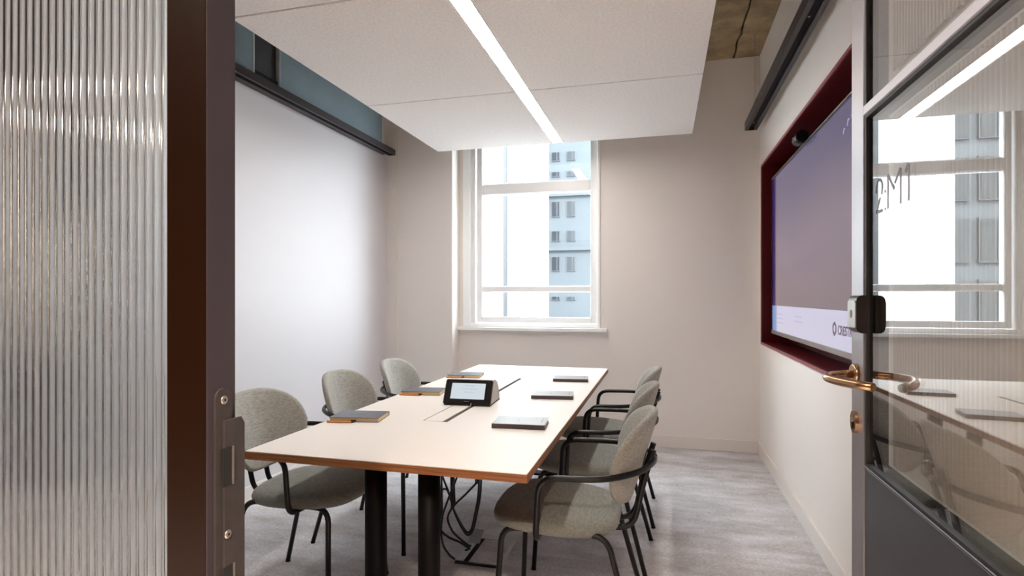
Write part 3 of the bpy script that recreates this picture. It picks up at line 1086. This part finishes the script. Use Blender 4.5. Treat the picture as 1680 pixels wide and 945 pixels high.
# ================================================================== TABLE
TBX0, TBX1, TBY0, TBY1, TBZ = -1.365, -0.385, 1.615, 4.15, 0.74
TTH = 0.027
tb = empty('meeting_table', ((TBX0 + TBX1) / 2, (TBY0 + TBY1) / 2, 0))
tag(tb, 'long rectangular white-topped meeting table with plywood edge and black column legs', 'table')
tcx, tcy = tb.location.x, tb.location.y
FX0, FX1, FY0, FY1 = -0.976, -0.868, 2.205, 3.51


def slab_hole(x0, x1, y0, y1, a0, a1, b0, b1, z0, z1):
    vs = []
    for z in (z0, z1):
        vs += [(x0, y0, z), (x1, y0, z), (x1, y1, z), (x0, y1, z), (a0, b0, z), (a1, b0, z), (a1, b1, z), (a0, b1, z)]
    fs = []
    for k in range(4):
        j = (k + 1) % 4
        fs += [(8 + k, 8 + j, 12 + j, 12 + k), (k, 4 + k, 4 + j, j), (k, j, 8 + j, 8 + k), (4 + k, 12 + k, 12 + j, 4 + j)]
    return MB().add(vs, fs)


slab_hole(TBX0 - tcx + 0.001, TBX1 - tcx - 0.001, TBY0 - tcy + 0.001, TBY1 - tcy - 0.001,
          FX0 - tcx, FX1 - tcx, FY0 - tcy, FY1 - tcy, TBZ - 0.0025, TBZ).build('tabletop', 'laminate', tb)
slab_hole(TBX0 - tcx, TBX1 - tcx, TBY0 - tcy, TBY1 - tcy,
          FX0 - tcx, FX1 - tcx, FY0 - tcy, FY1 - tcy, TBZ - TTH, TBZ - 0.0025).build('plywood_core', 'ply', tb)
MB().box(FX0 - tcx + 0.005, -0.889 - tcx, FY0 - tcy + 0.006, FY1 - tcy - 0.006, TBZ - 0.012, TBZ - 0.0002).build('cable_flap', 'laminate', tb)
MB().box(-0.8885 - tcx, FX1 - tcx, FY0 - tcy, FY1 - tcy, TBZ - 0.018, TBZ - 0.010).build('brush_strip', 'dark', tb)
MB().box(FX0 - tcx - 0.12, FX1 - tcx + 0.06, FY0 - tcy - 0.02, FY1 - tcy + 0.02, TBZ - 0.075, TBZ - TTH - 0.001).build('cable_tray', 'black', tb)
for yy in (1.80, 3.96):
    for xx in (-0.974, -0.773):
        MB().tube([(xx - tcx, yy - tcy, 0.012), (xx - tcx, yy - tcy, TBZ - 0.077)], 0.038, 28).build('leg', 'column', tb)
    MB().box(-1.12 - tcx, -0.63 - tcx, yy - 0.045 - tcy, yy + 0.045 - tcy, 0.0, 0.012, 0.003).build('base_plate', 'column', tb)
    MB().box(-1.25 - tcx, -0.5 - tcx, yy - 0.04 - tcy, yy + 0.04 - tcy, TBZ - 0.077, TBZ - TTH - 0.0005, 0.003).build('bearer', 'column', tb)

# ================================================================== CHAIRS
def superell(n_pts, a, b, n):
    out = []
    for k in range(n_pts):
        t = 2 * PI * k / n_pts
        c, s_ = math.cos(t), math.sin(t)
        out.append((a * math.copysign(abs(c) ** (2 / n), c), b * math.copysign(abs(s_) ** (2 / n), s_)))
    return out


def seat_mesh():
    out = superell(48, 1, 1, 3.1)
    prof = [(0.35, 0.006), (0.75, 0.004), (0.92, -0.002), (0.98, -0.012), (1.0, -0.026), (0.985, -0.042), (0.93, -0.050), (0.6, -0.052)]
    rings = []
    for s_, dz in prof:
        r = []
        for u, v in out:
            hy = 0.240 * (1 - 0.07 * max(0, -u))
            x = 0.062 + 0.232 * u * s_
            y = hy * v * s_
            z = 0.494 + dz + 0.010 * (u * s_) - 0.010 * max(0, u * s_ - 0.6) * 4 * s_ * 0.5
            r.append((x, y, z))
        rings.append(r)
    return MB().rings(rings)


def back_x(y, z):
    lean = -0.195 - 0.30 * (z - 0.53)
    return lean + 1.55 * y * y


def back_mesh():
    out = superell(52, 1, 1, 2.75)
    prof = [(0.25, 0.017), (0.6, 0.018), (0.9, 0.017), (0.975, 0.012), (1.0, 0.0), (0.975, -0.012), (0.9, -0.016), (0.6, -0.017), (0.25, -0.017)]
    rings = []
    for s_, dx in prof:
        r = []
        for u, v in out:
            hy = 0.238 * (1 + (0.16 * v if v < 0 else -0.03 * v))
            y = hy * u * s_
            z = 0.688 + 0.165 * v * s_
            r.append((back_x(y, z) + dx, y, z))
        rings.append(r)
    return MB().rings(rings)


def make_chair():
    t = empty('meeting_chair')
    seat_mesh().build('seat', 'fabric', t)
    back_mesh().build('backrest', 'shell', t)
    r = 0.0105
    for sy in (-1, 1):
        for sx in (-1, 1):
            path = [(0.05, 0.192 * sy, 0.450), (0.232 if sx > 0 else -0.135, 0.198 * sy, 0.450), (0.255 * sx, 0.235 * sy, 0.006)]
            lg = MB().tube(fillet(path, 0.055, 8), r, 12).build('leg', 'tube', t)
            MB().tube([(0.255 * sx, 0.2352 * sy, 0.0), (0.255 * sx, 0.2352 * sy, 0.008)], 0.0115, 12).build('glide', 'dark', lg)
        arm = [(0.10, 0.10 * sy, 0.428), (0.10, 0.258 * sy, 0.436), (0.088, 0.263 * sy, 0.654), (-0.13, 0.262 * sy, 0.660),
               (-0.245, 0.170 * sy, 0.668), (-0.288, 0.06 * sy, 0.674), (-0.290, 0.0, 0.674)]
        MB().tube(fillet(arm, [0.05, 0.062, 0.09, 0.09, 0.05], 8), r, 12).build('armrest', 'tube', t)
        post = [(0.0, 0.05 * sy, 0.428), (-0.215, 0.05 * sy, 0.428), (-0.252, 0.05 * sy, 0.60), (-0.286, 0.05 * sy, 0.715)]
        MB().tube(fillet(post, [0.06, 0.04], 8), 0.0105, 12).build('back_post', 'tube', t)
    MB().box(-0.06, 0.19, -0.17, 0.17, 0.432, 0.446, 0.003).build('seat_pan', 'tube', t)
    return t


chair = make_chair()
SPOTS = [(-1.47, 2.105, 0.0, 1, 'grey upholstered black tube armchair by the white wall, nearest the reeded glass'),
         (-1.475, 2.775, 0.0, -1, 'grey upholstered black tube armchair by the white wall, middle of its row'),
         (-1.47, 3.40, 0.0, 1, 'grey upholstered black tube armchair by the white wall, nearest the window'),
         (-0.32, 2.125, PI, 1, 'grey upholstered black tube armchair on the screen side, nearest the open door'),
         (-0.32, 2.79, PI, -1, 'grey upholstered black tube armchair on the screen side, middle of its row'),
         (-0.31, 3.415, PI, 1, 'grey upholstered black tube armchair on the screen side, farthest from the door')]
for i, (x, y, a, s_, lab) in enumerate(SPOTS):
    c = chair if i == 0 else copy_tree(chair)
    c.location = (x, y, 0)
    c.rotation_euler = (0, 0, a + math.radians(0.8 * s_))
    tag(c, lab, 'chair', 'six chairs around the meeting table')

# ================================================================== THINGS ON THE TABLE
def notebook(x, y, deg, dark, label):
    t = empty('notebook', (x, y, TBZ), math.radians(deg))
    tag(t, label, 'notebook', 'notebooks laid out on the table')
    L, W, Hh = 0.212, 0.148, 0.0185
    cov = 'cover_dark' if dark else 'cover_grey'
    if dark:          # fore-edge towards the doorway
        MB().box(0.003, L - 0.003, 0.003, W - 0.002, 0.002, Hh - 0.002).build('pages', 'paper', t)
        MB().box(0, L, 0, W, Hh - 0.002, Hh, 0.0006).build('cover', cov, t)
        MB().box(0, L, 0, W, 0, 0.002, 0.0006).build('cover', cov, t)
        MB().box(0, L, W - 0.002, W + 0.001, 0.002, Hh - 0.002).build('spine', cov, t)
        MB().box(L * 0.44, L * 0.44 + 0.022, -0.003, 0.003, 0.003, 0.009).build('pen_loop', 'pentip', t)
        MB().box(L * 0.30, L * 0.62, W * 0.45, W * 0.47, Hh, Hh + 0.0003).build('cover_mark', 'mark', t)
    else:             # brown spine towards the doorway
        MB().box(0.003, L - 0.003, 0.002, W - 0.003, 0.002, Hh - 0.002).build('pages', 'cover_grey', t)
        MB().box(0, L, 0, W, Hh - 0.002, Hh, 0.0006).build('cover', cov, t)
        MB().box(0, L, 0, W, 0, 0.002, 0.0006).build('cover', cov, t)
        MB().box(0, L, -0.0015, 0.002, 0.0, Hh).build('spine', 'spine', t)
        MB().box(L * 0.90, L * 0.90 + 0.003, W * 0.35, W * 0.8, Hh, Hh + 0.0003).build('cover_mark', 'mark', t)
        MB().box(L * 0.46, L * 0.46 + 0.002, W * 0.30, W * 0.6, Hh, Hh + 0.0003).build('cover_mark', 'mark', t)
    return t


def pen(x, y, deg, label):
    t = empty('pen', (x, y, TBZ), math.radians(deg))
    tag(t, label, 'pen', 'pens beside the dark notebooks')
    MB().tube([(0, 0, 0.0045), (0.105, 0, 0.0045)], 0.0045, 10).build('barrel', 'pen', t)
    MB().tube([(0.105, 0, 0.0045), (0.118, 0, 0.0045)], 0.0042, 10, True, 0.0014).build('tip', 'pentip', t)
    return t


notebook(-1.345, 2.085, 10, True, 'slate notebook with cream pages, nearest of the white-wall side')
notebook(-1.345, 2.755, 8, True, 'slate notebook with cream pages, in line with the table tablet')
notebook(-1.345, 3.42, 7, True, 'slate notebook with cream pages behind the table tablet, nearest window')
notebook(-0.657, 2.150, 5, False, 'pale grey notebook with brown spine, nearest the doorway')
notebook(-0.650, 2.815, 8, False, 'pale grey notebook with brown spine, between two others like it')
notebook(-0.652, 3.42, 7, False, 'pale grey notebook with brown spine, nearest the window')
pen(-1.343, 2.068, 9, 'orange pen before the slate notebook nearest the doorway')
pen(-1.345, 2.740, 7, 'orange pen before the middle slate notebook')
pen(-1.345, 3.405, 7, 'orange pen before the slate notebook nearest the window')

# table tablet on its wedge speaker base
tp = empty('conference_tablet', (-1.024, 2.552, TBZ), math.radians(3))
tag(tp, 'black touch tablet on a pale wedge speaker base at table centre', 'tablet')
TW = 0.236
side = [(0.004, 0.004), (0.062, 0.106), (0.078, 0.112), (0.110, 0.112), (0.145, 0.102), (0.180, 0.076), (0.203, 0.040), (0.210, 0.014), (0.206, 0.004)]
MB().prism(side, 'x', 0.006, TW - 0.006).build('speaker_body', 'tabgrey', tp)
MB().box(0.004, TW - 0.004, 0.002, 0.208, 0.0, 0.004).build('foot_pad', 'dark', tp)
th = math.atan2(0.102, 0.058)
fd = Vector((0, math.cos(th), math.sin(th)))
nrm = Vector((0, -math.sin(th), math.cos(th)))


def on_face(name, m, u0, u1, v0, v1, d0, d1, bev=True, r=0.008):
    hw, hh = (u1 - u0) / 2, (v1 - v0) / 2
    out = rrect(hw, hh, min(r, hw * 0.9, hh * 0.9), 5) if bev else [(-hw, -hh), (hw, -hh), (hw, hh), (-hw, hh)]
    vs = []
    for dd in (d0, d1):
        for p in out:
            vs.append(Vector((u0 + hw + p[0], 0.004, 0.006)) + fd * (v0 + hh + p[1]) + nrm * dd)
    n = len(out)
    fs = [tuple(range(n))[::-1], tuple(range(n, 2 * n))] + [(i, (i + 1) % n, n + (i + 1) % n, n + i) for i in range(n)]
    return MB().add(vs, fs).build(name, m, tp)


on_face('rim', 'tabrim', 0.0, TW, -0.004, 0.122, 0.0005, 0.009)
on_face('glass_front', 'tabblack', 0.003, TW - 0.003, -0.001, 0.119, 0.009, 0.0125)
on_face('display', 'tabscreen', 0.034, TW - 0.034, 0.022, 0.102, 0.0125, 0.0131, False)
for (u0, u1, v) in ((0.10, 0.15, 0.088), (0.085, 0.165, 0.072), (0.10, 0.15, 0.056)):
    on_face('display_line', 'tabink', u0, u1, v, v + 0.002, 0.0131, 0.0134, False)
on_face('maker_mark', 'mark', 0.105, 0.130, 0.008, 0.011, 0.0125, 0.0128, False)

cd = MB().tube(smooth_path([(-0.885, 2.555, 0.752), (-0.876, 2.535, 0.756), (-0.872, 2.515, 0.748), (-0.876, 2.50, 0.735), (-0.878, 2.495, 0.7305)]), 0.002, 8).build('tablet_cord', 'tvsilver')
tag(cd, 'thin grey cord dropping from the tablet into the table slot', 'cord')

# ================================================================== UNDER THE TABLE
fb = empty('floor_box', (-0.841, 2.67, 0))
tag(fb, 'carpeted floor outlet box with galvanised trim under the table', 'floor box')
MB().box(-0.113, 0.113, -0.150, -0.135, 0, 0.010, 0.002).build('trim_bar', 'black', fb)  # black bar stands in for an open gap and its dark shadow
MB().box(-0.113, 0.113, 0.135, 0.150, 0, 0.008, 0.002).build('trim_bar', 'galv', fb)
MB().box(0.098, 0.113, -0.135, 0.135, 0, 0.009, 0.002).build('trim_bar', 'galv', fb)
MB().box(-0.05, 0.098, -0.135, 0.135, 0, 0.006).build('carpet_lid', 'carpet', fb)
MB().box(-0.113, -0.078, -0.135, 0.135, 0, 0.012, 0.002).build('socket_bar', 'galv', fb)
MB().box(-0.077, -0.051, -0.135, 0.135, 0, 0.003).build('cable_gap', 'dark', fb)
for yy in (-0.03, 0.02):
    MB().disc_stack([(0.009, 0.012), (0.009, 0.0145)], -0.095, yy, 14).build('socket', 'dark', fb)
flap = MB().box(-0.03, 0.03, 0, 0.09, 0, 0.004).build('cable_hatch', 'galv', fb, (-0.085, 0.05, 0.014))
flap.rotation_euler = (math.radians(24), 0, 0)

CABLES = [
    ('black cable falling beside the column leg then running right to the sockets', [(-1.036, 2.56, 0.663), (-1.036, 2.56, 0.50), (-1.034, 2.56, 0.286), (-1.033, 2.562, 0.191), (-1.048, 2.562, 0.158), (-1.038, 2.57, 0.122), (-1.004, 2.58, 0.092), (-0.95, 2.60, 0.064), (-0.915, 2.63, 0.024)]),
    ('black cable hanging in the widest loop under the table', [(-1.075, 2.60, 0.663), (-1.07, 2.61, 0.50), (-1.055, 2.62, 0.378), (-1.02, 2.62, 0.293), (-0.989, 2.62, 0.196), (-0.948, 2.62, 0.121), (-0.921, 2.62, 0.097), (-0.896, 2.62, 0.123), (-0.875, 2.62, 0.207), (-0.859, 2.62, 0.290), (-0.853, 2.62, 0.40), (-0.853, 2.62, 0.663)]),
    ('black cable looping just inside the widest loop, with a humped left end', [(-1.09, 2.66, 0.14), (-1.085, 2.66, 0.23), (-1.075, 2.66, 0.283), (-1.058, 2.66, 0.297), (-1.039, 2.66, 0.281), (-1.007, 2.66, 0.191), (-0.96, 2.66, 0.113), (-0.935, 2.66, 0.092), (-0.916, 2.66, 0.114), (-0.898, 2.66, 0.19), (-0.882, 2.66, 0.28), (-0.877, 2.66, 0.40), (-0.877, 2.66, 0.663)]),
    ('black cable sweeping left and down to the floor box front', [(-0.90, 2.535, 0.663), (-0.91, 2.53, 0.50), (-0.943, 2.53, 0.41), (-0.985, 2.53, 0.306), (-1.016, 2.53, 0.22), (-1.025, 2.53, 0.146), (-1.015, 2.53, 0.077), (-0.985, 2.53, 0.034), (-0.957, 2.535, 0.012)]),
    ('black cable crossing the loops in a long slant to the sockets', [(-0.835, 2.60, 0.663), (-0.84, 2.60, 0.48), (-0.859, 2.60, 0.383), (-0.914, 2.60, 0.315), (-0.981, 2.60, 0.247), (-1.016, 2.61, 0.197), (-1.026, 2.62, 0.157), (-1.001, 2.62, 0.106), (-0.961, 2.63, 0.066), (-0.922, 2.66, 0.022)]),
    ('short black cable hanging straight behind the loops', [(-1.032, 2.72, 0.663), (-1.032, 2.72, 0.35), (-1.03, 2.72, 0.264), (-1.027, 2.72, 0.198)]),
]
for lab, pts in CABLES:
    tag(MB().tube(smooth_path(pts), 0.0052, 8).build('cable', 'cable'), lab, 'cable', 'black cables under the table')
